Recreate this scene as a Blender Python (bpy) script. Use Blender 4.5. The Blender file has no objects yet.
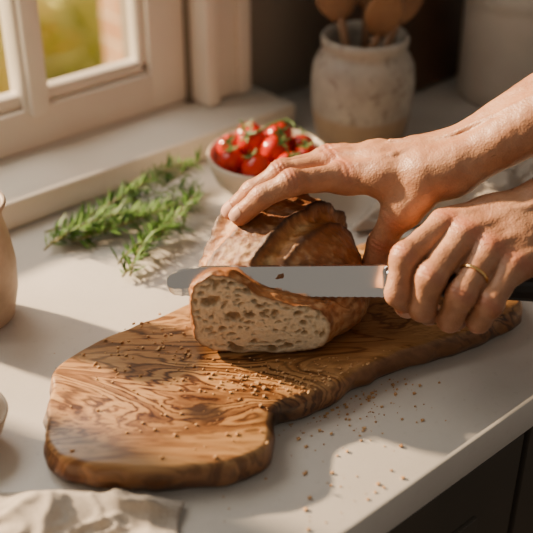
import bpy, bmesh, math, random
import numpy as np
from mathutils import Vector, Matrix, noise as mn
random.seed(7); np.random.seed(7)
ANG=math.radians(41.5)
CP=math.radians(31.7)
# ---------- materials ----------
class NT:
    def __init__(s,name):
        s.m=bpy.data.materials.new(name); s.m.use_nodes=True
        s.t=s.m.node_tree; s.n=s.t.nodes; s.b=s.n['Principled BSDF']
        s.tc=s.n.new('ShaderNodeTexCoord')
    def L(s,a,b): s.t.links.new(a,b)
    def new(s,ty,**k):
        n=s.n.new(ty)
        for q,w in k.items(): setattr(n,q,w)
        return n
    def map(s,rot=(0,0,0),sc=(1,1,1),loc=(0,0,0),src=None):
        n=s.new('ShaderNodeMapping'); n.inputs['Rotation'].default_value=rot; n.inputs['Scale'].default_value=sc; n.inputs['Location'].default_value=loc
        s.L(src or s.tc.outputs['Object'],n.inputs['Vector']); return n.outputs[0]
    def noise(s,vec=None,scale=5,detail=4,rough=.55,dist=0):
        n=s.new('ShaderNodeTexNoise'); n.inputs['Scale'].default_value=scale;n.inputs['Detail'].default_value=detail
        n.inputs['Roughness'].default_value=rough;n.inputs['Distortion'].default_value=dist
        s.L(vec or s.tc.outputs['Object'],n.inputs['Vector']); return n.outputs['Fac']
    def ramp(s,fac,stops):
        n=s.new('ShaderNodeValToRGB'); e=n.color_ramp.elements
        while len(e)<len(stops): e.new(.5)
        for i,(p,c) in enumerate(stops):
            e[i].position=p; e[i].color=(*c,1) if len(c)==3 else c
        s.L(fac,n.inputs[0]); return n.outputs[0]
    def mix(s,fac,a,b,mode='MIX'):
        n=s.new('ShaderNodeMix',data_type='RGBA',blend_type=mode)
        for sock,val in ((n.inputs[0],fac),(n.inputs[6],a),(n.inputs[7],b)):
            if hasattr(val,'links'): s.L(val,sock)
            elif isinstance(val,(int,float)): sock.default_value=val
            else: sock.default_value=(*val,1)
        return n.outputs[2]
    def math(s,op,a,b=0,c=None):
        n=s.new('ShaderNodeMath',operation=op)
        for i,v in enumerate((a,b) if c is None else (a,b,c)):
            if hasattr(v,'links'): s.L(v,n.inputs[i])
            else: n.inputs[i].default_value=v
        return n.outputs[0]
    def col(s,c):
        if hasattr(c,'links'): s.L(c,s.b.inputs['Base Color'])
        else: s.b.inputs['Base Color'].default_value=(*c,1)
    def set(s,**k):
        for q,v in k.items():
            s.b.inputs[q.replace('_',' ')].default_value=v
    def bump(s,h,strength=.3,dist=.002):
        n=s.new('ShaderNodeBump'); n.inputs['Strength'].default_value=strength;n.inputs['Distance'].default_value=dist
        s.L(h,n.inputs['Height']); s.L(n.outputs[0],s.b.inputs['Normal'])
def simple(name,c1,c2,scale=20,rough=.5,bump=.15,bd=.001,**k):
    t=NT(name); f=t.noise(scale=scale,detail=5)
    t.col(t.ramp(f,[(.3,c1),(.7,c2)])); t.set(Roughness=rough,**k)
    if bump: t.bump(t.noise(scale=scale*4),bump,bd)
    return t.m
# ---------- mesh builder ----------
class MB:
    def __init__(s): s.v=[];s.f=[];s.mi=[];s.col=None
    def add(s,vs,fs,mi=0):
        o=len(s.v); s.v+= [tuple(v) for v in vs]; s.f+=[tuple(i+o for i in f) for f in fs]; s.mi+=[mi]*len(fs)
    def box(s,x0,x1,y0,y1,z0,z1,mi=0,bev=.002,mat=None):
        bm=bmesh.new(); bmesh.ops.create_cube(bm,size=1)
        for v in bm.verts:
            v.co=Vector((x0+(v.co.x+.5)*(x1-x0),y0+(v.co.y+.5)*(y1-y0),z0+(v.co.z+.5)*(z1-z0)))
        if bev: bmesh.ops.bevel(bm,geom=bm.edges[:],offset=bev,segments=2,affect='EDGES',profile=.5)
        if mat: bmesh.ops.transform(bm,matrix=mat,verts=bm.verts)
        bm.verts.index_update(); s.add([v.co for v in bm.verts],[[v.index for v in f.verts] for f in bm.faces],mi); bm.free()
    def lathe(s,prof,c=(0,0,0),n=48,mi=0,wob=0,seed=0):
        vs=[];fs=[]
        for i,(r,z) in enumerate(prof):
            for j in range(n):
                a=2*math.pi*j/n
                rr=r*(1+wob*mn.noise(Vector((math.cos(a)*1.3+seed,math.sin(a)*1.3,z*12))))
                vs.append((c[0]+rr*math.cos(a),c[1]+rr*math.sin(a),c[2]+z))
        for i in range(len(prof)-1):
            for j in range(n):
                fs.append((i*n+j,i*n+(j+1)%n,(i+1)*n+(j+1)%n,(i+1)*n+j))
        s.add(vs,fs,mi)
    def tube(s,pts,rad,n=8,mi=0):
        pts=[Vector(p) for p in pts]; vs=[];fs=[]
        if not hasattr(rad,'__len__'): rad=[rad]*len(pts)
        up=Vector((.13,.2,.97))
        for i,p in enumerate(pts):
            d=(pts[min(i+1,len(pts)-1)]-pts[max(i-1,0)]).normalized()
            a=d.cross(up)
            if a.length<.05:a=d.cross(Vector((1,0,0)))
            a.normalize(); b=d.cross(a)
            for j in range(n):
                t=2*math.pi*j/n; vs.append(p+(a*math.cos(t)+b*math.sin(t))*rad[i])
        for i in range(len(pts)-1):
            for j in range(n): fs.append((i*n+j,i*n+(j+1)%n,(i+1)*n+(j+1)%n,(i+1)*n+j))
        fs.append(tuple(range(n))[::-1]); fs.append(tuple(range((len(pts)-1)*n,len(pts)*n)))
        s.add(vs,fs,mi)
    def sphere(s,c,r,n=16,mi=0,sc=(1,1,1)):
        bm=bmesh.new(); bmesh.ops.create_uvsphere(bm,u_segments=n,v_segments=n*2//3,radius=r)
        bm.verts.index_update()
        s.add([(c[0]+v.co.x*sc[0],c[1]+v.co.y*sc[1],c[2]+v.co.z*sc[2]) for v in bm.verts],[[v.index for v in f.verts] for f in bm.faces],mi); bm.free()
    def obj(s,name,mats,smooth=True,local=True,recalc=True,auto=None):
        me=bpy.data.meshes.new(name); me.from_pydata(s.v,[],s.f); me.update()
        for m in mats: me.materials.append(m)
        me.polygons.foreach_set('material_index',s.mi)
        if recalc:
            bm=bmesh.new(); bm.from_mesh(me); bmesh.ops.recalc_face_normals(bm,faces=bm.faces); bm.to_mesh(me); bm.free()
        me.polygons.foreach_set('use_smooth',[smooth]*len(me.polygons))
        if auto is not None and smooth:
            me.set_sharp_from_angle(angle=math.radians(auto))
        ob=bpy.data.objects.new(name,me); bpy.context.scene.collection.objects.link(ob)
        if local: LOC.append(ob)
        return ob
LOC=[]
# =============== ROOM (room frame) ===============
paint=simple('white_paint',(.68,.62,.53),(.76,.70,.61),6,.4,.05)
wallm=simple('wall_plaster',(.22,.19,.15),(.28,.24,.19),5,.8,.2)
t=NT('counter_stone'); f=t.noise(scale=7,detail=6,rough=.6); f2=t.noise(scale=160,detail=2)
c=t.ramp(f,[(.3,(.56,.53,.48)),(.7,(.66,.63,.58))]); c=t.mix(t.ramp(f2,[(.6,(0,0,0)),(.75,(.35,.35,.35))]),c,(.48,.44,.39))
t.col(c); t.set(Roughness=.30); t.bump(t.noise(scale=30),.05); counterm=t.m
cabm=simple('cabinet_paint',(.045,.038,.028),(.065,.052,.038),8,.5,.1)
floorm=simple('floor_boards',(.12,.07,.04),(.2,.12,.07),5,.5,.1)
b=MB(); b.box(-1.6,1.7,-.287,.31,-.034,0,0,.003); b.obj('kitchen_counter',[counterm],local=False,auto=40)
b=MB(); b.box(-1.6,1.7,-.262,.30,-.9,-.0345,0,0)
for i in range(8):
    x0=-1.6+i*.41
    b.box(x0+.004,x0+.406,-.28,-.262,-.80,-.045,0,.003)
    b.box(x0+.06,x0+.35,-.284,-.276,-.74,-.10,0,.003)
b.obj('base_cabinet',[cabm],local=False,auto=40)
b=MB(); b.box(-2.5,2.5,-2.5,.45,-.95,-.9,0,0); b.obj('floor',[floorm],local=False,smooth=False)
b=MB()
OX0,OX1,OZ1=-1.25,.15,1.25
b.box(OX1,2.2,.31,.45,-.9,2.0,0,0); b.box(-2.5,OX0,.31,.45,-.9,2.0,0,0)
b.box(OX0,OX1,.31,.45,OZ1,2.0,0,0); b.box(OX0,OX1,.31,.45,-.9,-.0,0,0)
b.obj('wall_back',[wallm],local=False,smooth=False)
b=MB(); b.box(-1.4,.245,.221,.309,.0003,.031,0,.005); b.box(OX0+.002,OX1-.002,.309,.47,.0003,.031,0,.003); b.obj('trim_1',[paint],local=False,auto=40)
b=MB(); Y0,Y1=.314,.344
def bar(x0,x1,z0,z1,y0=Y0,y1=Y1,bev=.004): b.box(x0,x1,y0,y1,z0,z1,0,bev)
bar(.098,.149,.032,1.24); bar(-1.24,-1.19,.032,1.24); bar(-1.2,.1,.0315,.078); bar(-1.2,.1,.078,.094,.322,.342)
bar(-1.2,.1,1.19,1.24)
bar(-.068,-.036,.07,1.2); bar(-.063,-.041,.07,1.2,.306,.318)
for x in (-.46,-.82): bar(x-.017,x+.017,.07,1.2)
bar(.088,.1,.07,1.2,.322,.342)
bar(-1.2,.1,.69,.714,.322,.342)
b.box(.152,.215,.288,.3095,.032,1.3,0,.004); b.box(.152,.172,.276,.29,.032,1.3,0,.004); b.box(.205,.225,.281,.3095,.032,1.3,0,.004)
b.box(-1.3,.225,.288,.3095,1.25,1.33,0,.004)
g=NT('window_glass'); tr=g.new('ShaderNodeBsdfTransparent'); gl=g.new('ShaderNodeBsdfGlossy'); gl.inputs['Roughness'].default_value=.02
mx=g.new('ShaderNodeMixShader'); mx.inputs[0].default_value=.03; g.L(tr.outputs[0],mx.inputs[1]); g.L(gl.outputs[0],mx.inputs[2]); g.L(mx.outputs[0],g.n['Material Output'].inputs[0])
b.add([(-1.2,.334,.07),(.1,.334,.07),(.1,.334,1.2),(-1.2,.334,1.2)],[(0,1,2,3)],1)
b.obj('window_1',[paint,g.m],local=False,auto=40)
# exterior
t=NT('brick'); br=t.new('ShaderNodeTexBrick'); se=t.new('ShaderNodeSeparateXYZ'); t.L(t.tc.outputs['Object'],se.inputs[0]); cb=t.new('ShaderNodeCombineXYZ'); t.L(t.math('ADD',se.outputs[0],se.outputs[1]),cb.inputs[0]); t.L(se.outputs[2],cb.inputs[1])
t.L(cb.outputs[0],br.inputs[0]); br.inputs['Scale'].default_value=4.5; br.inputs['Color1'].default_value=(.48,.25,.14,1);br.inputs['Color2'].default_value=(.62,.36,.21,1);br.inputs['Mortar'].default_value=(.66,.56,.44,1)
t.col(br.outputs[0]); t.set(Roughness=.9)
b=MB(); b.box(.60,1.3,1.0,1.22,-.9,2.2,0,.004); b.obj('brick_garden_wall',[t.m],local=False,smooth=False)
lawn=simple('lawn',(.36,.40,.12),(.70,.66,.30),3,.9,.4,.02)
b=MB(); b.box(-8,8,.46,14,-.95,-.9,0,0); b.obj('garden_lawn',[lawn],local=False,smooth=False)
t=NT('bush_leaf'); t.col(t.ramp(t.noise(scale=3.2,detail=3),[(.35,(.12,.20,.04)),(.5,(.42,.50,.14)),(.62,(.92,.86,.42))])); t.set(Roughness=.45)
tl=t.new('ShaderNodeBsdfTranslucent'); tl.inputs[0].default_value=(.78,.80,.28,1); mx=t.new('ShaderNodeMixShader'); mx.inputs[0].default_value=.5; t.L(t.b.outputs[0],mx.inputs[1]); t.L(tl.outputs[0],mx.inputs[2]); t.L(mx.outputs[0],t.n['Material Output'].inputs[0])
b=MB()
for (cx,cy,R) in [(.35,2.0,.30),(.75,2.3,.34),(1.1,2.2,.30),(.1,2.6,.4),(1.5,3.0,.45),(.9,3.2,.45),(.4,3.5,.5),(2.2,4.0,.6),(-.4,3.0,.5),(1.4,4.6,.7),(.2,4.8,.7),(.62,1.62,.16),(.3,1.45,.14)]:
    cz=-.89+R*1.0
    for i in range(360):
        d=Vector(np.random.normal(size=3)).normalized(); rr=R*(.85+.2*random.random())
        p=Vector((cx,cy,cz))+d*rr; s_=.02+.035*random.random()
        p.z=max(p.z,-.84)
        u=Vector(np.random.normal(size=3)).normalized(); w=u.cross(d+Vector(np.random.normal(size=3))*.5).normalized()
        b.add([p-u*s_,p+w*s_*.5,p+u*s_,p-w*s_*.5],[(0,1,2,3)])
    b.sphere((cx,cy,cz),R*.86,12)
b.obj('garden_hedge',[t.m],local=False,smooth=False)
# =============== CUTTING BOARD ===============
ZB=.025
BO=[(-0.1642,-0.1908),(-0.1505,-0.1647),(-0.1277,-0.1441),(-0.0972,-0.1226),(-0.0654,-0.0985),(-0.0233,-0.0684),(0.0399,-0.026),(0.0977,0.0069),(0.146,0.0144),(0.1828,-0.0043),(0.2078,-0.0434),(0.2192,-0.0829),(0.2145,-0.1047),(0.1851,-0.1298),(0.1403,-0.1524),(0.1046,-0.1687),(0.0727,-0.1895),(0.0497,-0.2106),(0.025,-0.225),(0.0092,-0.2354),(0.0047,-0.249),(0.0039,-0.2675),(-0.0031,-0.2842),(-0.0237,-0.2953),(-0.0522,-0.3012),(-0.086,-0.3041),(-0.1206,-0.3002),(-0.143,-0.2893),(-0.157,-0.2738),(-0.1614,-0.2468),(-0.1638,-0.2179)]
def catmull(P,n):
    out=[];N=len(P)
    for i in range(N):
        p0,p1,p2,p3=[np.array(P[(i+k)%N]) for k in(-1,0,1,2)]
        for j in range(n):
            q=j/n; out.append(.5*((2*p1)+(-p0+p2)*q+(2*p0-5*p1+4*p2-p3)*q*q+(-p0+3*p1-3*p2+p3)*q**3))
    return np.array(out)
O=catmull(BO,10)
O=O+np.array([[mn.noise(Vector((p[0]*45,p[1]*45,0)))*.0022,mn.noise(Vector((p[0]*45,p[1]*45,7)))*.0022] for p in O])
T=np.roll(O,-1,0)-np.roll(O,1,0); T/=np.linalg.norm(T,axis=1)[:,None]
NN=np.stack([T[:,1],-T[:,0]],1)
area=np.sum(O[:,0]*np.roll(O[:,1],-1)-np.roll(O[:,0],-1)*O[:,1])
if area<0: NN=-NN
rings=[(-.005,.0003),(-.002,.002),(.001,.007),(.0015,.013),(.0005,.019),(-.001,.0225),(-.0028,.0243),(-.005,ZB)]
vs=[];fs=[];K=len(O)
for (o,z) in rings:
    for i,p in enumerate(O):
        w=mn.noise(Vector((p[0]*60,p[1]*60,z*90)))*.0028 if .001<z<.021 else 0
        q=p+NN[i]*(o+w); vs.append((q[0],q[1],z))
for r in range(len(rings)-1):
    for i in range(K): fs.append((r*K+i,r*K+(i+1)%K,(r+1)*K+(i+1)%K,(r+1)*K+i))
fs.append(tuple(range(K))[::-1]); fs.append(tuple(range((len(rings)-1)*K,len(rings)*K)))
t=NT('olive_wood')
GA=math.radians(-24)
m1=t.map(rot=(0,0,GA),sc=(1,2.7,1.5))
KN=(-.045,-.2434)
m2b=t.map(rot=(0,0,GA),sc=(.75,1.3,.4),src=t.map(loc=(-KN[0],-KN[1],-.025)))
ln=t.new('ShaderNodeVectorMath',operation='LENGTH'); t.L(m2b,ln.inputs[0])
m3b=t.map(rot=(0,0,GA),sc=(.6,1.3,.4),src=t.map(loc=(.060,.198,-.025)))
ln3=t.new('ShaderNodeVectorMath',operation='LENGTH'); t.L(m3b,ln3.inputs[0])
n0=t.noise(m1,scale=4.2,detail=6,rough=.5,dist=1.4)
peak=t.ramp(ln.outputs['Value'],[(.0,(.30,.30,.30)),(.03,(.13,.13,.13)),(.085,(0,0,0))])
peak3=t.ramp(ln3.outputs['Value'],[(.0,(.20,.20,.20)),(.025,(.12,.12,.12)),(.07,(0,0,0))])
h0=t.math('ADD',t.math('ADD',n0,peak),peak3)
si=t.math('SINE',t.math('MULTIPLY',h0,120.0)); si=t.math('MULTIPLY_ADD',si,.5,.5)
si2=t.math('SINE',t.math('MULTIPLY',h0,37.0)); si2=t.math('MULTIPLY_ADD',si2,.5,.5)
base=t.ramp(t.noise(m1,scale=6,detail=3),[(.3,(.31,.155,.055)),(.5,(.46,.255,.10)),(.72,(.60,.37,.165))])
amt=t.ramp(t.noise(m1,scale=5.5,detail=2),[(.40,(.10,.10,.10)),(.62,(.85,.85,.85))])
amt=t.mix(1.0,amt,t.ramp(ln3.outputs['Value'],[(.025,(.85,.85,.85)),(.08,(0,0,0))]),'ADD')
amt=t.mix(1.0,amt,t.ramp(ln.outputs['Value'],[(.02,(.7,.7,.7)),(.055,(0,0,0))]),'ADD')
l1=t.ramp(si,[(.0,(.13,.07,.04)),(.22,(.52,.40,.31)),(.6,(1,1,1))])
base=t.mix(amt,base,t.mix(1.0,base,l1,'MULTIPLY'))
l2=t.ramp(si2,[(.0,(.30,.19,.12)),(.10,(.75,.65,.56)),(.4,(1,1,1))])
base=t.mix(.75,base,t.mix(1.0,base,l2,'MULTIPLY'))
fine=t.noise(t.map(rot=(0,0,GA),sc=(12,160,60)),scale=1.5,detail=3)
base=t.mix(.45,base,t.ramp(fine,[(.3,(.35,.28,.22)),(.6,(1,1,1))]),'MULTIPLY')
kd=t.math('ADD',ln.outputs['Value'],t.math('MULTIPLY',t.noise(scale=90,detail=3),.020))
kn=t.ramp(kd,[(.0175,(.92,.92,.92)),(.027,(0,0,0))])
base=t.mix(kn,base,(.040,.02,.011))
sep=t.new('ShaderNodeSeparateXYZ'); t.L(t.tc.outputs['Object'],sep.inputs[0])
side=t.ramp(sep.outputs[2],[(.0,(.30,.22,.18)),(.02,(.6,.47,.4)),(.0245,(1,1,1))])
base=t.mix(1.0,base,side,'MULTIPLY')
ln4=t.new('ShaderNodeVectorMath',operation='LENGTH'); t.L(t.map(loc=(-.012,.244,-.010)),ln4.inputs[0])
bk=t.ramp(t.math('ADD',ln4.outputs['Value'],t.math('MULTIPLY',t.noise(scale=120),.012)),[(.016,(.85,.85,.85)),(.032,(0,0,0))])
base=t.mix(bk,base,(.035,.018,.010))
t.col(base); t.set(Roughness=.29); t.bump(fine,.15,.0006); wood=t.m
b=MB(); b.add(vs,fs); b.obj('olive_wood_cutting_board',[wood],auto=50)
# =============== LOAF ===============
def interp(y,tab,k): return float(np.interp(y,[r[0] for r in tab],[r[k] for r in tab]))
YC=-.158
TAB=[(-.172,-.056,.050,.098,-.026),(-.166,-.058,.056,.0985,-.026),(-.1595,-.059,.062,.096,-.024),
(-.1570,-.059,.068,.074,-.008),(-.150,-.060,.076,.086,-.004),(-.143,-.060,.080,.096,0),(-.125,-.059,.086,.106,0),(-.105,-.056,.082,.113,0),(-.08,-.051,.077,.116,0),(-.055,-.043,.070,.110,0),(-.035,-.033,.060,.097,0),(-.018,-.020,.046,.079,0),(-.008,-.006,.032,.063,0)]
zm=.050; YE=-.008
M_=190
def section(y,th):
    xl,xr,zt,sk=[interp(y,TAB,k) for k in (1,2,3,4)]
    xc=(xl+xr)/2;w_=(xr-xl)/2; c_,s_=math.cos(th),math.sin(th)
    ex=lambda q,e: math.copysign(abs(q)**e,q)
    if s_>=0: z=zm+(zt-zm)*ex(s_,1.0); x=xc+w_*ex(c_,.95)+sk*s_**1.5
    else: z=zm+(zm-.0255)*ex(s_,.6); x=xc+w_*ex(c_,.7)
    if s_>0 and y<YC:
        z=min(z,float(np.interp(x,[-.03,-.018,-.004,.02,.05],[.099,.090,.079,.0715,.066])))
    return Vector((x,y,z))
SC=[((-.054,-.122),(.035,-.030),.0125),((.0,-.146),(.074,-.062),.0105)]
def sdline(x,y,a,b_):
    ax,ay=a;bx,by=b_; L=math.hypot(bx-ax,by-ay); dx,dy=(bx-ax)/L,(by-ay)/L
    s_=(x-ax)*dx+(y-ay)*dy; d=-(x-ax)*dy+(y-ay)*dx
    e=max(0,-s_,s_-L); return d,math.exp(-(e/.012)**2), s_/L
def lerp3(a,b_,k): k=max(0,min(1,k)); return tuple(a[i]*(1-k)+b_[i]*k for i in range(3))
DK=(.034,.010,.003);MD=(.185,.060,.013);LT=(.33,.125,.030);FL=(.55,.35,.17);CR=(.83,.67,.45)
def crust(p,nrm):
    x,y,z=p
    q=Vector((x,y,z))
    n1=mn.fractal(q*60,1.0,2.0,4); n2=mn.noise(q*22+Vector((3,1,2))); n3=mn.fractal(q*200,1,2,3)
    h=.0013*n1+.0012*n2+.0010*n3
    bl=max(0,mn.noise(q*110)-.25)*.003; h+=bl
    col=lerp3(MD,LT,.5+1.0*n2); col=lerp3(col,DK,.8*max(0,n1+.05))
    upf=max(0,nrm.z)
    col=lerp3(col,FL,max(0,min(.6,.7*(n3-.05+.9*mn.noise(q*35)))) )
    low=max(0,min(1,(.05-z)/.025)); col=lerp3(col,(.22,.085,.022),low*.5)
    if upf>.15:
      for a,b_,wd in SC:
        d,e,s_=sdline(x,y,a,b_); d+= .0035*mn.noise(Vector((x*45,y*45,0)))
        k=e*min(1,upf*1.8)
        if y<-.150: k*=max(0,1-(-.150-y)/.006)
        h+= k*(.0052+.002*n1)*math.exp(-((d-wd*.9)/.0032)**2) - k*.0035*math.exp(-(d/(wd*.55))**2)+k*.0018*math.exp(-((d+wd)/.003)**2)
        h+= k*.0014*n3*math.exp(-(d/(wd*.6))**2)
        col=lerp3(col,(.50,.21,.050),k*math.exp(-(d/(wd*.62))**2)*(.9+.6*n3))
        col=lerp3(col,(.66,.42,.19),k*.6*math.exp(-(d/(wd*.35))**2)*max(0,.3+n1*2+n3))
        col=lerp3(col,(.020,.006,.003),k*.95*math.exp(-((d-wd*.95)/.0026)**2))
        col=lerp3(col,(.05,.015,.005),k*.75*math.exp(-((d+wd)/.0024)**2))
    return h,col
ys=list(np.linspace(-.172,-.1595,14))+list(np.linspace(-.1570,-.03,125))+list(np.linspace(-.029,YE,22))
V=[];C=[];F=[]
for y in ys:
    for j in range(M_):
        th=2*math.pi*j/M_; p=section(y,th)
        tq=section(y,th+.02)-section(y,th-.02)
        tq2=section(min(y+.003,YE),th)-section(max(y-.003,-.172),th)
        nr=tq.cross(tq2).normalized()
        if nr.dot(p-Vector((.012,-.09,.05)))<0: nr=-nr
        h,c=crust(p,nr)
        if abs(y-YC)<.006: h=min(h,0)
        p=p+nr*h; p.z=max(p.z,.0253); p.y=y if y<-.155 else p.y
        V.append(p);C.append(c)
R_=len(ys)
for r in range(R_-1):
    for j in range(M_): F.append((r*M_+j,r*M_+(j+1)%M_,(r+1)*M_+(j+1)%M_,(r+1)*M_+j))
F.append(tuple(range((R_-1)*M_,R_*M_)))
out=[V[j].copy() for j in range(M_)]; cen=Vector((-.008,-.172,.052))
holes=[]
for i in range(480):
    r=random.choice([.0005,.0006,.0007,.0008,.001,.0012,.0015,.0019]) if i>24 else random.choice([.0022,.0028,.0038])
    a=random.uniform(-.055,.049); z_=random.uniform(.027,.097)
    if any(math.hypot(a-h_[0],z_-h_[1])<(r+h_[3])*1.1 for h_ in holes): continue
    holes.append((a,z_,r*random.uniform(1.0,2.0),r*random.uniform(.65,1),random.uniform(-.5,1.0)))
NR=78; prev=list(range(M_))
H=np.array(holes)
for k in range(1,NR):
    s_=1-k/NR; ids=[]
    for j in range(M_):
        p=cen+(out[j]-cen)*s_; x,z=p.x,p.z
        edge=min((out[j]-cen).length*(1-s_)/.004,1)
        wob=mn.noise(Vector((x*260,z*260,1)))*.0010; wob2=mn.noise(Vector((x*260,z*260,9)))*.0010
        dx=x-H[:,0]+wob;dz=z-H[:,1]+wob2
        u=(dx*np.cos(H[:,4])+dz*np.sin(H[:,4]))/H[:,2]; w_=(-dx*np.sin(H[:,4])+dz*np.cos(H[:,4]))/H[:,3]
        e=u*u+w_*w_; dd=np.clip(1.35-e,0,1)*np.minimum(H[:,3]*2.4,.007); dep=float(dd.max())
        n_=mn.fractal(Vector((x,0,z))*260,1,2,3)
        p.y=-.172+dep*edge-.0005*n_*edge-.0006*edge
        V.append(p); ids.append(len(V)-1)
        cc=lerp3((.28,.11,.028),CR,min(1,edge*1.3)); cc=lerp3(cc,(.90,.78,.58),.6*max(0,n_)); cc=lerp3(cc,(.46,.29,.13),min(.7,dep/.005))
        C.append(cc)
    for j in range(M_): F.append((prev[j],prev[(j+1)%M_],ids[(j+1)%M_],ids[j]))
    prev=ids
V.append(Vector((cen.x,-.172,cen.z)));C.append(CR)
for j in range(M_): F.append((prev[j],prev[(j+1)%M_],len(V)-1))
t=NT('bread'); at=t.new('ShaderNodeAttribute',attribute_name='Col')
t.col(t.mix(.30,at.outputs['Color'],t.ramp(t.noise(scale=350,detail=3),[(.3,(.45,.38,.32)),(.6,(1,1,1))]),'MULTIPLY')); t.set(Roughness=.52); t.bump(t.noise(scale=420,detail=5,rough=.65),.7,.0009)
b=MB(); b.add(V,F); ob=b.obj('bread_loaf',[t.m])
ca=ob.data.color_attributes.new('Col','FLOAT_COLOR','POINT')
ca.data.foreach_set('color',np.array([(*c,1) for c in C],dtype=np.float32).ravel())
# crumbs
def inpoly(x,y):
    r=False;n=len(O);j=n-1
    for i in range(n):
        if (O[i][1]>y)!=(O[j][1]>y) and x<(O[j][0]-O[i][0])*(y-O[i][1])/(O[j][1]-O[i][1])+O[i][0]: r=not r
        j=i
    return r
b=MB()
for (cx,cy,sx,sy,n) in [(.02,-.205,.04,.014,330),(-.09,-.16,.035,.026,160),(-.02,-.25,.06,.03,80),(.08,-.185,.02,.012,60),(.10,-.27,.05,.03,45),(.05,-.33,.05,.02,22)]:
    for i in range(n):
        x=random.gauss(cx,sx);y=random.gauss(cy,sy)
        if -.06<x<.09 and -.178<y<-.0: continue
        if -.663*x+.749*y<-.28: continue
        s_=random.choice([.0004,.0005,.0006,.0008,.001,.0013,.0017] if n>50 else [.0005,.0008,.0012,.0018]); z=(ZB if inpoly(x,y) else 0)+s_*.6
        vv=[(x+s_*random.uniform(.6,1.4)*q[0],y+s_*random.uniform(.6,1.4)*q[1],z+s_*.7*q[2]) for q in [(1,0,-.6),(-.5,.9,-.6),(-.5,-.9,-.6),(.6,.6,.5),(-.8,0,.5),(.4,-.7,.6)]]
        b.add(vv,[(0,1,2),(3,4,5),(0,1,3),(1,4,3),(1,2,4),(2,5,4),(2,0,5),(0,3,5)])
b.obj('bread_crumbs',[simple('crumb',(.36,.16,.055),(.68,.44,.21),300,.8,0)],smooth=False)
# =============== KNIFE ===============
t=NT('steel'); t.col((.86,.85,.83)); t.set(Metallic=1,Roughness=.17); t.bump(t.noise(t.map(sc=(4,300,500)),scale=1.5),.12,.0004); steel=t.m
hb=simple('handle_black',(.012,.011,.01),(.03,.025,.02),40,.35,.05)
b=MB(); KY=YC-.0005
n=90; x0,x1=-.0775,.094; vs=[];fs=[]
for i in range(n+1):
    q=i/n; x=x0+(x1-x0)*q; d=(x-x0)
    tip=min(1,d/.034)
    zt=.0925 -.0015*(1-q)- .009*(1-math.sqrt(max(0,1-(1-tip)**2)))
    zb=.0690+.001*(1-q)+ .007*(1-math.sqrt(max(0,1-(1-min(1,d/.010))**2)))
    zb+= .0006*abs(math.sin(x*math.pi/.006))
    th=.0012
    for (yy,zz) in [(-th,zt),(-th*1.25,zb+(zt-zb)*.32),(0,zb),(th*1.25,zb+(zt-zb)*.32),(th,zt)]:
        vs.append((x,KY+yy+(zz-.069)*.46,zz))
for i in range(n):
    for j in range(5): fs.append((i*5+j,i*5+(j+1)%5,(i+1)*5+(j+1)%5,(i+1)*5+j))
fs.append((0,1,2,3,4)); fs.append(tuple(n*5+j for j in range(5)))
b.add(vs,fs)
b.box(.091,.103,KY-.003,KY+.008,.070,.094,0,.003)
hp=[]
for i in range(24):
    q=i/23; x=.101+.125*q; zc=.082-.007*q; hh=.0120-.0015*math.sin(q*math.pi)+.002*(q>.9)*(q-.9)*10; hw=.0080
    for j in range(16):
        a=2*math.pi*j/16; e=lambda k:math.copysign(abs(k)**.7,k)
        hp.append((x,KY+.004+hw*e(math.cos(a)),zc+hh*e(math.sin(a))))
hf=[(i*16+j,i*16+(j+1)%16,(i+1)*16+(j+1)%16,(i+1)*16+j) for i in range(23) for j in range(16)]+[tuple(range(16)),tuple(range(23*16,24*16))]
b.add(hp,hf,1)
b.obj('bread_knife',[steel,hb],auto=5)
# =============== HANDS ===============
t=NT('skin'); at=t.new('ShaderNodeAttribute',attribute_name='Red')
bs=t.ramp(t.noise(scale=38,detail=5,rough=.6),[(.3,(.35,.155,.080)),(.5,(.43,.21,.113)),(.7,(.51,.27,.155))])
sp=t.ramp(t.noise(scale=210,detail=2),[(.62,(0,0,0)),(.72,(.3,.3,.3))]); bs=t.mix(sp,bs,(.29,.115,.055))
bs=t.mix(at.outputs['Fac'],bs,(.45,.135,.072))
t.col(bs); t.set(Roughness=.46); t.b.inputs['Subsurface Weight'].default_value=.10; t.b.inputs['Subsurface Radius'].default_value=(1,.35,.2); t.b.inputs['Subsurface Scale'].default_value=.005
vo=t.new('ShaderNodeTexVoronoi'); vo.inputs['Scale'].default_value=620; t.L(t.tc.outputs['Object'],vo.inputs['Vector'])
hgt=t.math('ADD',vo.outputs['Distance'],t.math('MULTIPLY',t.noise(scale=170,detail=5,rough=.6),1.6)); t.bump(hgt,.40,.0006); skin=t.m
t=NT('nail'); t.col((.62,.36,.26)); t.set(Roughness=.28); nail=t.m
t=NT('gold'); t.col((.83,.55,.22)); t.set(Metallic=1,Roughness=.25); gold=t.m
sleeve=simple('sleeve_linen',(.20,.21,.22),(.27,.28,.29),60,.9,.4)
hairm=simple('arm_hair',(.10,.05,.025),(.14,.07,.035),60,.5,0)
A=np.array
def cap(p,a,b_,ra,rb):
    pa=p-a; ba=b_-a; h=np.clip(pa@ba/(ba@ba),0,1)
    return np.linalg.norm(pa-h[:,None]*ba,axis=1)-(ra+(rb-ra)*h)
def smin(a,b_,k):
    h=np.maximum(k-np.abs(a-b_),0)/k; return np.minimum(a,b_)-h*h*k*.25
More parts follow.
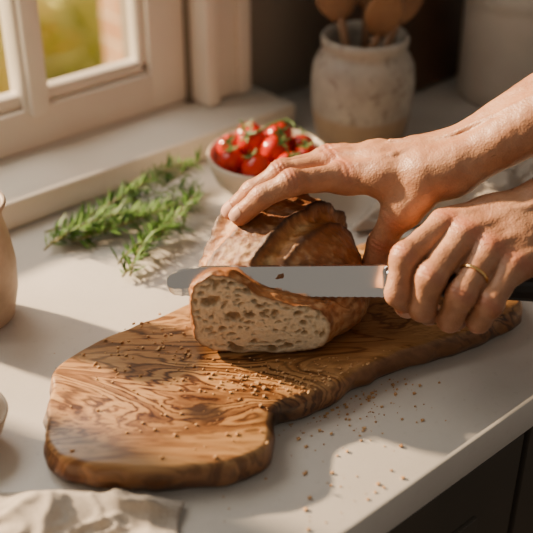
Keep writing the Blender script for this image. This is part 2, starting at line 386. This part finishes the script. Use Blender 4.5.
def build_hand(name,palm,fingers,thin,creases,nails,ring=None,slv=None,hair=None,voxel=.0013):
    def sdf(p):
        d=None
        for (a,b_,ra,rb) in palm:
            q=cap(p,a,b_,ra,rb); d=q if d is None else smin(d,q,.012)
        for (a,b_,ra,rb) in thin:
            d=smin(d,cap(p,a,b_,ra,rb),.004)
        res=d
        for fg in fingers:
            e=None
            for (a,b_,ra,rb) in fg:
                q=cap(p,a,b_,ra,rb); e=q if e is None else smin(e,q,.004)
            res=np.minimum(res,smin(d,e,.008))
        return res
    mb=MB()
    for g_ in [palm,thin]+fingers:
        for (a,b_,ra,rb) in g_:
            a_=Vector(a);c_=Vector(b_); dd=(c_-a_); L=dd.length; dd.normalize()
            P=[];Rr=[]
            for k in range(5): ph=math.pi/2*k/5; P.append(a_-dd*ra*math.cos(ph));Rr.append(max(ra*math.sin(ph),1e-4))
            P.append(a_);Rr.append(ra);P.append(c_);Rr.append(rb)
            for k in range(4,-1,-1): ph=math.pi/2*k/5; P.append(c_+dd*rb*math.cos(ph));Rr.append(max(rb*math.sin(ph),1e-4))
            mb.tube(P,Rr,14)
    me=bpy.data.meshes.new('t'); me.from_pydata(mb.v,[],mb.f)
    to=bpy.data.objects.new('t',me); bpy.context.scene.collection.objects.link(to)
    rm=to.modifiers.new('r','REMESH'); rm.mode='VOXEL'; rm.voxel_size=voxel
    dg=bpy.context.evaluated_depsgraph_get(); me2=bpy.data.meshes.new_from_object(to.evaluated_get(dg))
    bpy.data.objects.remove(to)
    n=len(me2.vertices); p=np.zeros(n*3); me2.vertices.foreach_get('co',p); p=p.reshape(-1,3)
    ed=np.zeros(len(me2.edges)*2,dtype=int); me2.edges.foreach_get('vertices',ed); ed=ed.reshape(-1,2)
    def grad(p,f,e=2e-4):
        return np.stack([(sdf(p+A([e,0,0]))-f),(sdf(p+A([0,e,0]))-f),(sdf(p+A([0,0,e]))-f)],1)/e
    def relax(p,w):
        s_=np.zeros_like(p);c_=np.zeros(n); np.add.at(s_,ed[:,0],p[ed[:,1]]);np.add.at(s_,ed[:,1],p[ed[:,0]]);np.add.at(c_,ed[:,0],1);np.add.at(c_,ed[:,1],1)
        return p*(1-w)+w*s_/c_[:,None]
    for it in range(4):
        p=relax(p,.5)
        f=sdf(p); g_=grad(p,f); g_/=np.maximum(np.sum(g_*g_,1),.3)[:,None]
        p=p-np.clip(f,-.004,.004)[:,None]*g_
    f=sdf(p); g_=grad(p,f); nr=g_/np.maximum(np.linalg.norm(g_,axis=1),1e-6)[:,None]
    hp=[]
    if hair:
        rng=np.random.RandomState(5); cand=np.where((p[:,0]>hair[0])&(nr@unit(hair[1])>-.2))[0]
        for i in rng.choice(cand,420):
            hp.append((p[i].copy(),nr[i].copy()))
    red=np.zeros(n)
    for (j,ax,dor,wl,amp,rad) in creases:
        ax=ax/np.linalg.norm(ax);dor=dor/np.linalg.norm(dor)
        d=p-j; s_=d@ax; r=np.linalg.norm(d,axis=1); m=np.exp(-(s_/(rad*.6))**2)*np.clip((rad*1.7-r)/(rad*.5),0,1)*np.clip((nr@dor)+.1,0,1)
        p=p-nr*(amp*(.5+.5*np.cos(2*math.pi*s_/wl))*m)[:,None]; red=np.maximum(red,m*.6)
    for fg in fingers:
        tp=fg[2][1] if len(fg)>2 else fg[-1][1]; red=np.maximum(red,.55*np.exp(-(np.linalg.norm(p-tp,axis=1)/.014)**2))
    und=np.array([mn.fractal(Vector(q)*70,1,2,3) for q in p]); p=p+nr*(und*.0006)[:,None]
    fcs=[tuple(q.vertices) for q in me2.polygons]
    b=MB(); b.add([tuple(q) for q in p],fcs,0)
    for (a,c_,r,dor) in nails:
        a=Vector(a);c_=Vector(c_);dor=Vector(dor); ax=(c_-a).normalized(); dor=(dor-ax*dor.dot(ax)).normalized(); sd=ax.cross(dor)
        vs=[];fs=[];nu,nv=10,10
        for i in range(nu+1):
            s_=-.0065+.0125*i/nu
            for j in range(nv+1):
                u=(j/nv-.5)*2
                wid=.85*(1-abs((i/nu-.5)*2)**4*.35)
                an=u*wid
                drop=.00 if s_<0 else .35*s_*s_/r
                rr=r+.0006-drop
                vs.append(c_+ax*s_+dor*rr*math.cos(an)+sd*rr*math.sin(an)*.95)
        for i in range(nu):
            for j in range(nv): fs.append((i*(nv+1)+j,i*(nv+1)+j+1,(i+1)*(nv+1)+j+1,(i+1)*(nv+1)+j))
        b.add(vs,fs,1)
    if ring:
        c_,ax,R,r=ring; c_=Vector(c_);ax=Vector(ax).normalized(); u=ax.cross(Vector((0,0,1))).normalized(); w_=ax.cross(u)
        vs=[];fs=[]
        for i in range(40):
            a=2*math.pi*i/40; dr=u*math.cos(a)+w_*math.sin(a)
            for j in range(8):
                q=2*math.pi*j/8; vs.append(c_+dr*(R+r*.6*math.cos(q))+ax*r*1.3*math.sin(q))
        for i in range(40):
            for j in range(8): fs.append((i*8+j,((i+1)%40)*8+j,((i+1)%40)*8+(j+1)%8,i*8+(j+1)%8))
        b.add(vs,fs,2)
    if slv:
        P,Rr=slv; PP=[];RR=[]
        for i in range(33):
            q=i/32; k=q*(len(P)-1); k0=min(int(k),len(P)-2); PP.append(Vector(P[k0]).lerp(Vector(P[k0+1]),k-k0)); RR.append(Rr[k0]+(Rr[k0+1]-Rr[k0])*(k-k0)+.0015*math.sin(i*1.9)+ (.003 if i<5 else 0))
        PP.insert(0,PP[0]+ (PP[1]-PP[0])*.4); RR.insert(0,RR[0]-.006)
        b.tube(PP,RR,28,3)
    for (q,nn) in hp:
        q=Vector(q);nn=Vector(nn); dr=(nn*.45+Vector((-.8,-.25,-.3))+Vector(np.random.normal(size=3))*.25).normalized(); L=random.uniform(.004,.009); sd=dr.cross(nn).normalized()*.00012
        b.add([q-sd,q+sd,q+dr*L*.6+sd*.7,q+dr*L+Vector((0,0,-.0008)),q+dr*L*.6-sd*.7],[(0,1,2,4),(4,2,3)],4)
    ob=b.obj(name,[skin,nail,gold,sleeve,hairm])
    at=ob.data.attributes.new('Red','FLOAT','POINT'); arr=np.zeros(len(ob.data.vertices),dtype=np.float32); arr[:n]=red; at.data.foreach_set('value',arr)
    return ob
def unit(v): v=A(v,dtype=float); return v/np.linalg.norm(v)
def make(name,J,B,thumb,wr,fore,dors,foredor,ring=False,R0=(.0106,.0109,.0104,.0092),slv=None,veins=(),off=(0,0,0),hair=None):
    off=A(off,dtype=float)
    J=[[A(q,dtype=float)+off for q in f_] for f_ in J]; B=[A(q,dtype=float)+off for q in B]; thumb=[A(q,dtype=float)+off for q in thumb]
    wr=[(a+off,c+off,r1,r2) for a,c,r1,r2 in wr]; fore=[(a+off,c+off,r1,r2) for a,c,r1,r2 in fore]
    palm=[];fing=[];thin=[];cre=[];nl=[]; dors=unit(dors)
    for i,f_ in enumerate(J):
        r=R0[i]
        palm.append((B[i],f_[0]-dors*.002,.0138,.0110))
        fing.append([(f_[0]-dors*.001,f_[1],r*1.04,r*.90),(f_[1],f_[2],r*.92,r*.84),(f_[2],f_[3],r*.86,r*.78),(f_[1],f_[1]+unit(f_[2]-f_[1])*.001,r*.98,r*.98)])
        thin.append((f_[0]+dors*.0035,f_[0]+dors*.0035+unit(B[i]-f_[0])*.004,.0082,.0074))
        thin.append((f_[0]+dors*.0092,B[i]+dors*.0102,.0028,.0022))
        m0=(f_[0]+f_[2])/2; m1_=(f_[1]+f_[3])/2
        d1=unit(f_[1]-m0) if np.linalg.norm(f_[1]-m0)>.002 else dors
        d2=unit(f_[2]-m1_) if np.linalg.norm(f_[2]-m1_)>.002 else dors
        cre.append((f_[1],unit(f_[2]-f_[0]),d1,.0038,.0011,.010)); cre.append((f_[2],unit(f_[3]-f_[1]),d2,.0032,.0007,.007))
        cre.append((f_[0],unit(f_[1]-f_[0]),dors,.005,.0006,.012))
        nl.append((f_[2],f_[3],r*.80,d2))
    for i in range(3):
        palm.append((J[i][0]*.85+B[i]*.15-dors*.003,J[i+1][0]*.85+B[i+1]*.15-dors*.003,.0095,.0095))
        palm.append(((J[i][0]+B[i])/2-dors*.003,(J[i+1][0]+B[i+1])/2-dors*.003,.012,.012))
    c0,c1,c2,c3=thumb
    palm.append((c0,c0*.35+c1*.65,.0155,.0135))
    palm.append((c0*.4+c1*.6,J[0][0]*.6+B[0]*.4-dors*.004,.008,.008))
    fing.append([(c0*.3+c1*.7,c1,.0132,.0125),(c1,c2,.0122,.0110),(c2,c3,.0114,.0098)])
    cre.append((c2,unit(c3-c1),unit(foredor),.0038,.0011,.011)); cre.append((c1,unit(c2-c0),unit(foredor),.004,.0006,.012))
    nl.append((c2,c3,.0100,foredor))
    palm+=wr+fore
    for (a,c,r) in veins: thin.append((A(a)+off,A(c)+off,r,r))
    rg=None
    if ring:
        f_=J[2]; rg=(f_[0]*.42+f_[1]*.58,f_[1]-f_[0],R0[2]*1.02,.0011)
    return build_hand(name,palm,fing,thin,cre,nl,rg,slv,hair)
Ja=[[(.060,-.086,.138),(.020,-.104,.142),(-.004,-.106,.130),(-.021,-.104,.112)],
    [(.053,-.063,.137),(.012,-.080,.137),(-.012,-.083,.122),(-.028,-.081,.104)],
    [(.052,-.041,.132),(.013,-.054,.127),(-.009,-.057,.111),(-.024,-.055,.093)],
    [(.055,-.020,.122),(.026,-.026,.115),(.008,-.026,.100),(-.008,-.024,.084)]]
Ba=[(.126,-.103,.150),(.126,-.090,.155),(.126,-.077,.153),(.127,-.065,.146)]
Ta=[(.124,-.109,.138),(.1035,-.107,.111),(.0940,-.106,.088),(.0865,-.112,.066)]
w1,w2=A([.145,-.103,.152]),A([.145,-.077,.151]); m1_,m2_=A([.25,-.104,.222]),A([.25,-.076,.222]); e1,e2=A([.40,-.10,.325]),A([.40,-.07,.325])
wra=[(A(Ba[0]),w1,.0148,.0180),(A(Ba[3]),w2,.0145,.0172),(w1,w2,.0168,.0168)]
fora=[(w1,m1_,.0180,.0255),(w2,m2_,.0172,.025),(m1_,e1,.0255,.036),(m2_,e2,.025,.036)]
va=[((.075,-.088,.149),(.100,-.092,.160),.0018),((.100,-.092,.160),(.135,-.086,.169),.0018),((.10,-.070,.162),(.135,-.086,.169),.0016),((.135,-.086,.1695),(.20,-.105,.213),.002)]
make('human_hand',Ja,Ba,Ta,wra,fora,(-.12,-.05,.98),(.2,-.85,.5),slv=([(.385,-.085,.315),(.52,-.07,.40)],[.056,.07]),veins=va,hair=(.165,(0,-.3,.9)))
Jb=[[(.137,-.123,.112),(.104,-.155,.102),(.099,-.167,.078),(.108,-.157,.060)],
    [(.151,-.136,.110),(.122,-.171,.095),(.117,-.174,.069),(.126,-.158,.054)],
    [(.168,-.148,.104),(.1435,-.181,.086),(.138,-.178,.062),(.147,-.161,.050)],
    [(.185,-.158,.097),(.164,-.185,.080),(.159,-.180,.061),(.166,-.164,.052)]]
Bb=[(.213,-.112,.130),(.217,-.121,.127),(.220,-.132,.120),(.221,-.142,.110)]
Tb=[(.205,-.108,.114),(.168,-.108,.102),(.140,-.113,.088),(.118,-.118,.080)]
w1,w2=A([.238,-.112,.131]),A([.238,-.140,.115]); m1_,m2_=A([.345,-.105,.163]),A([.345,-.13,.145]); e1,e2=A([.49,-.07,.215]),A([.49,-.10,.195])
wrb=[(A(Bb[0]),w1,.0145,.0175),(A(Bb[3]),w2,.0140,.0170),(w1,w2,.0165,.0165)]
forb=[(w1,m1_,.0175,.027),(w2,m2_,.017,.026),(m1_,e1,.027,.036),(m2_,e2,.026,.036)]
vb=[((.165,-.135,.119),(.19,-.132,.130),.0017),((.19,-.132,.130),(.225,-.128,.141),.0018),((.19,-.148,.116),(.225,-.128,.141),.0016)]
make('human_hand',Jb,Bb,Tb,wrb,forb,(.15,-.55,.82),(-.3,.6,.7),ring=True,R0=(.0115,.0118,.0113,.0102),slv=([(.475,-.09,.197),(.62,-.06,.25)],[.056,.07]),off=(0,-.014,.010),veins=vb,hair=(.25,(0,-.5,.8)))
# =============== BOWL + TOMATOES ===============
cer=simple('ceramic_cream',(.58,.50,.39),(.68,.60,.49),30,.35,.05)
BC=(.0016,.1406)
b=MB(); b.lathe([(0.0,.0005),(.029,.0005),(.031,.003),(.031,.006),(.044,.014),(.056,.027),(.062,.042),(.0635,.053),(.062,.0545),(.0600,.052),(.057,.040),(.050,.026),(.038,.015),(.02,.010),(0.0,.009)],(*BC,0),64,wob=.01)
b.obj('ceramic_bowl',[cer])
t=NT('tomato'); t.col(t.ramp(t.noise(scale=25,detail=2),[(.3,(.42,.010,.005)),(.7,(.58,.028,.010))])); t.set(Roughness=.18); t.b.inputs['Subsurface Weight'].default_value=.04; tom=t.m
stem=simple('tomato_stem',(.05,.12,.02),(.12,.2,.04),60,.6,.1)
b=MB(); TP=[]
for k,R,z,ph in [(6,.034,.034,.2),(1,0,.034,0),(8,.0415,.053,.5),(3,.017,.062,.9)]:
    for i in range(k):
        a=ph+2*math.pi*i/k; r=.0148*random.uniform(.93,1.07)
        TP.append((BC[0]+R*math.cos(a)+random.uniform(-.002,.002),BC[1]+R*math.sin(a)+random.uniform(-.002,.002),z+random.uniform(-.002,.003),r))
for (x,y,z,r) in TP:
    d=Vector((random.uniform(-.6,.6),random.uniform(-.8,.3),1)).normalized(); rot=d.to_track_quat('Z','Y').to_matrix()
    mb=MB(); mb.sphere((0,0,0),r,20)
    vs=[]
    for v in mb.v:
        v=Vector(v); rr=math.hypot(v.x,v.y)/r
        v.z*=.96
        if v.z>0: v.z-=.10*r*math.exp(-(rr/.3)**2)
        vs.append(rot@v+Vector((x,y,z)))
    b.add(vs,mb.f,0)
    if z>.046:
        tp=Vector((0,0,r*.88))
        for k in range(5):
            a=2*math.pi*k/5+random.random(); e=Vector((math.cos(a),math.sin(a),0)); w_=Vector((-math.sin(a),math.cos(a),0))
            L=r*.8; pts=[tp-w_*.0016,tp+w_*.0016,tp+e*L*.6+w_*.0014+Vector((0,0,.0015)),tp+e*L*.6-w_*.0014+Vector((0,0,.0015)),tp+e*L+Vector((0,0,.0035))]
            b.add([rot@p+Vector((x,y,z)) for p in pts],[(0,1,2,3),(3,2,4)],1)
        P=[rot@(tp+Vector((0,0,q*.008)))+Vector((x+random.uniform(-1,1)*q*.003,y,z)) for q in (0,.5,1)]
        b.tube(P,.0009,6,1)
P=[Vector((BC[0]+.028*math.cos(a),BC[1]+.012*math.sin(a*1.7),.080+.004*math.sin(a*2))) for a in np.linspace(0,3.1,14)]
b.tube(P,.0012,6,1)
b.obj('cherry_tomatoes',[tom,stem],recalc=False)
# =============== UTENSIL CROCK ===============
t=NT('crock_glaze'); f=t.noise(scale=14,detail=6,rough=.65); se=t.new('ShaderNodeSeparateXYZ'); t.L(t.tc.outputs['Object'],se.inputs[0])
up=t.ramp(f,[(.3,(.24,.21,.175)),(.5,(.38,.35,.30)),(.7,(.50,.47,.41))]); lo=t.ramp(f,[(.3,(.27,.19,.12)),(.7,(.38,.28,.18))])
spk=t.ramp(t.noise(scale=70,detail=3),[(.56,(0,0,0)),(.66,(.7,.7,.7))]); up=t.mix(spk,up,(.19,.155,.12))
zz=t.math('ADD',se.outputs[2],t.math('MULTIPLY',f,.012)); msk=t.ramp(zz,[(.046,(0,0,0)),(.052,(1,1,1))])
t.col(t.mix(msk,lo,up)); t.set(Roughness=.45); t.bump(f,.2,.002)
JC=(.1115,.288)
b=MB(); b.lathe([(0,.0005),(.047,.0005),(.050,.003),(.0545,.02),(.0585,.05),(.060,.075),(.058,.096),(.052,.108),(.0475,.113),(.0475,.117),(.050,.121),(.0505,.127),(.048,.131),(.045,.129),(.043,.12),(.043,.05),(0,.04)],(*JC,0),64)
b.obj('utensil_crock',[t.m])
wu=simple('utensil_wood',(.18,.085,.038),(.28,.15,.07),25,.5,.1)
b=MB()
def spoon(dx,dy,hx,hy,L,kind):
    a=Vector((JC[0]-dx*.35,JC[1]-dy*.35,.055)); h=Vector((JC[0]+hx,JC[1]+hy,L))
    b.tube([a,a.lerp(h,.5),h],[.0045,.005,.0055],10)
    d=(h-a).normalized(); w_=Vector((1,.0,0)); w_=(w_-d*w_.dot(d)).normalized(); n_=d.cross(w_)
    vs=[];fs=[];NU,NV=10,16
    for i in range(NU+1):
        q=i/NU; wid=(.021 if kind else .024)*math.sin(math.pi*min(1,max(.06,q*.93+.05)))**.6
        for j in range(NV):
            g_=2*math.pi*j/NV; vs.append(h+d*(q*.062-.003)+w_*wid*math.cos(g_)+n_*(.0045*math.sin(g_)))
    for i in range(NU):
        for j in range(NV): fs.append((i*NV+j,i*NV+(j+1)%NV,(i+1)*NV+(j+1)%NV,(i+1)*NV+j))
    fs.append(tuple(range(NV)));fs.append(tuple(range(NU*NV,(NU+1)*NV))); b.add(vs,fs)
spoon(.02,0,-.028,.01,.146,0); spoon(-.02,.01,.034,.0,.146,1); spoon(.0,-.02,.004,.028,.155,0); spoon(.01,-.02,.012,-.02,.138,1)
b.obj('wooden_spoons',[wu])
b=MB(); b.lathe([(0,.0005),(.060,.0005),(.064,.005),(.066,.03),(.067,.12),(.066,.125),(.0685,.13),(.0685,.14),(.066,.145),(.064,.2),(.068,.205),(.068,.215),(.064,.215),(.062,.2),(.062,.05),(0,.04)],(.317,.432,0),64)
b.obj('storage_crock',[simple('stoneware',(.50,.46,.40),(.62,.58,.51),12,.5,.1)])
dw=simple('dark_wood',(.05,.026,.013),(.10,.052,.026),14,.5,.1)
for k,(x0,x1,yb,h) in enumerate([(.40,.60,.20,.42),(.33,.50,.235,.36)]):
    b=MB(); tilt=math.radians(-9 if k==0 else -7)
    b.box(x0,x1,-.009,.009,0,h,0,.006,mat=Matrix.Translation((0,yb,.0))@Matrix.Rotation(tilt,4,'X')@Matrix.Translation((0,0,.003)))
    b.tube([Vector(((x0+x1)/2,yb-.001,.0))+Vector((0,math.sin(-tilt)*q,math.cos(tilt)*q)) for q in (h-.01,h+.08)],[.02,.017],14)
    b.obj('wooden_serving_board',[dw],local=False,auto=40)
b=MB(); b.lathe([(0,.0005),(.028,.0005),(.032,.004),(.038,.03),(.0395,.055),(.037,.08),(.0335,.097),(.034,.104),(.0385,.112),(.037,.1145),(.034,.109),(.031,.1),(.032,.05),(0,.02)],(-.253,-.0866,0),56)
P=[Vector((-.253-.034-.03*math.sin(q),-.0866-.01,.060+.038*math.cos(q))) for q in np.linspace(0.05,3.1,12)]
b.tube(P,.005,10); t=NT('jug_glaze'); f=t.noise(scale=25,detail=6); t.col(t.ramp(f,[(.3,(.30,.23,.16)),(.6,(.46,.37,.28)),(.75,(.54,.46,.36))])); t.set(Roughness=.5); t.bump(f,.2)
b.obj('stoneware_jug',[t.m])
b=MB(); b.lathe([(0,.0005),(.016,.0005),(.018,.003),(.028,.014),(.034,.030),(.0335,.032),(.031,.030),(.024,.013),(0,.006)],(-.221,-.2527,0),48)
b.obj('small_dipping_bowl',[t.m])
# =============== ROSEMARY ===============
rl=NT('rosemary_leaf'); rl.col(rl.ramp(rl.noise(scale=60,detail=2),[(.3,(.025,.085,.012)),(.7,(.14,.28,.045))])); rl.set(Roughness=.5); rl.b.inputs['Specular IOR Level'].default_value=.2
rs=simple('rosemary_stem',(.14,.14,.04),(.22,.20,.07),60,.6,.1)
b=MB()
SP=[((-0.2118,0.0361),(-0.07,0.1241)),((-0.2048,0.0519),(-0.1128,0.1309)),((-0.1912,0.0599),(-0.087,0.1565)),((-0.2048,0.0245),(-0.1171,0.0681)),((-0.1335,-0.0282),(-0.0687,0.1041)),((-0.1701,0.0869),(-0.0775,0.1085)),((-0.1391,-0.0124),(-0.0808,0.0519)),((-0.1134,0.1377),(-0.0724,0.156)),((-0.1922,0.0361),(-0.0906,0.089)),((-0.1259,-0.0299),(-0.0967,0.04)),((-0.1788,0.0439),(-0.1315,0.1085)),((-0.2182,0.0439),(-0.1568,0.064)),((-.215,.02),(-.15,.05)),((-.12,.02),(-.07,.085))]
for si,(p0,p1) in enumerate(SP):
    a=Vector((*p0,.006+.002*(si%4))); c=Vector((*p1,.010+.004*(si%5)))
    if si in (1,2,5,7): c.z+=.018
    mid=(a+c)/2+Vector((random.uniform(-.02,.02),random.uniform(-.02,.02),.008))
    pts=[a*(1-q)**2+mid*2*q*(1-q)+c*q*q for q in np.linspace(0,1,24)]
    b.tube(pts,[.0012-.0007*i/23 for i in range(24)],6,1)
    L=(c-a).length; nL=int(L*900)
    for k in range(nL):
        q=random.uniform(.02,1.0); i=min(int(q*23),22); p=pts[i].lerp(pts[i+1],min(1,q*23-i)); d=(pts[i+1]-pts[i]).normalized()
        an=random.uniform(0,6.28); s1=d.cross(Vector((0,0,1))).normalized(); s2=s1.cross(d)
        rd=(s1*math.cos(an)+s2*math.sin(an)); ld=(d*random.uniform(.4,1.0)+rd).normalized()
        ll=random.uniform(.012,.022); tip=p+ld*ll+Vector((0,0,-.001))
        if tip.z<.001: tip.z=.001+random.random()*.002
        w_=ld.cross(Vector((random.uniform(-.3,.3),random.uniform(-.3,.3),1))).normalized()*.0012; mm=p.lerp(tip,.5)+Vector((0,0,.0006))
        b.add([p-w_*.4,p+w_*.4,mm+w_,tip,mm-w_],[(0,1,2,4),(4,2,3)])
b.obj('rosemary_sprigs',[rl.m,rs],recalc=False)
# =============== LINEN ===============
t=NT('linen'); f=t.noise(t.map(sc=(900,900,300)),scale=1,detail=2); t.col(t.ramp(f,[(.3,(.34,.30,.25)),(.7,(.48,.43,.37))])); t.set(Roughness=.95); t.b.inputs['Sheen Weight'].default_value=.15; t.bump(f,.4,.0005); lin=t.m
def cloth(corn,hs,seed,NX=120,NY=90,fold=3.0,name='linen_cloth'):
    b=MB(); vs=[]
    A_,B_,C_,D_=[Vector((*c,0)) for c in corn]
    for lay in range(2):
      for i in range(NX+1):
        for j in range(NY+1):
            u,v=i/NX,j/NY; p=A_.lerp(B_,u).lerp(D_.lerp(C_,u),v)
            p+=Vector((mn.noise(Vector((u*3,v*3,seed)))*.016,mn.noise(Vector((u*3,v*3,seed+5)))*.016,0))
            e=min(u,v,1-u,1-v)
            w_=math.sin((v*fold+u*1.2+1.2*mn.noise(Vector((u*2.5,v*2.5,seed+2))))*2*math.pi)
            r=1-abs(mn.noise(Vector((u*6,v*7,seed+9))))*2.6
            r2=1-abs(mn.noise(Vector((u*13,v*9,seed+4))))*3
            z=hs*(.4+.22*w_+.38*max(0,r)**2+.12*max(0,r2)**2)*min(1,e*10+.18)
            z=max(z,.0)+.0035
            if lay==1: z=max(.0008,z-.0025)
            vs.append((p.x,p.y,z))
    n1=(NX+1)*(NY+1); fs=[]
    for i in range(NX):
        for j in range(NY):
            q=(i*(NY+1)+j,(i+1)*(NY+1)+j,(i+1)*(NY+1)+j+1,i*(NY+1)+j+1); fs.append(q); fs.append(tuple(k+n1 for k in q[::-1]))
    bd=[i*(NY+1) for i in range(NX+1)]+[NX*(NY+1)+j for j in range(1,NY+1)]+[i*(NY+1)+NY for i in range(NX-1,-1,-1)]+[j for j in range(NY-1,0,-1)]
    for k in range(len(bd)): a=bd[k];c=bd[(k+1)%len(bd)]; fs.append((a,c,c+n1,a+n1))
    b.add(vs,fs); b.obj(name,[lin])
cloth([(-.34,-.285),(-.056,-.314),(-.055,-.425),(-.30,-.60)],.018,3,fold=2.6)
cloth([(.085,.055),(.155,.215),(.50,.38),(.45,.12)],.034,11,fold=2.5)
# =============== LIGHTS, CAMERA ===============
def light(ty,name,e,col,loc=None,**k):
    l=bpy.data.lights.new(name,ty); l.energy=e;l.color=col
    for q,v in k.items(): setattr(l,q,v)
    o=bpy.data.objects.new(name,l); bpy.context.scene.collection.objects.link(o)
    if loc: o.location=loc
    return o
s=light('SUN','sun',19,(1,.71,.43),angle=math.radians(2.5))
az=Vector((-.36,.93,0)).normalized(); el=math.radians(25)
s.rotation_euler=(az*math.cos(el)+Vector((0,0,math.sin(el)))).to_track_quat('Z','Y').to_euler()
a=light('AREA','window_skylight',24,(1,.92,.82),(-.5,.85,1.35),shape='RECTANGLE',size=1.5,size_y=.8)
a.rotation_euler=(Vector((-.5,.85,1.35))-Vector((0,0,0))).to_track_quat('Z','Y').to_euler()
w=bpy.data.worlds.new('world'); bpy.context.scene.world=w; w.use_nodes=True
w.node_tree.nodes['Background'].inputs[0].default_value=(.93,.82,.70,1); w.node_tree.nodes['Background'].inputs[1].default_value=.27
cam=bpy.data.cameras.new('camera'); co=bpy.data.objects.new('camera',cam); bpy.context.scene.collection.objects.link(co)
co.location=(0,-.81,.5); co.rotation_euler=(math.radians(90)-CP,0,0); cam.lens=67.5; cam.sensor_width=36; cam.clip_start=.02
cam.dof.use_dof=True; cam.dof.focus_distance=.80; cam.dof.aperture_fstop=4.0
bpy.context.scene.camera=co
R=Matrix.Rotation(-ANG,4,'Z')
bpy.context.view_layer.update()
for o in LOC+[co]: o.matrix_world=R@o.matrix_world
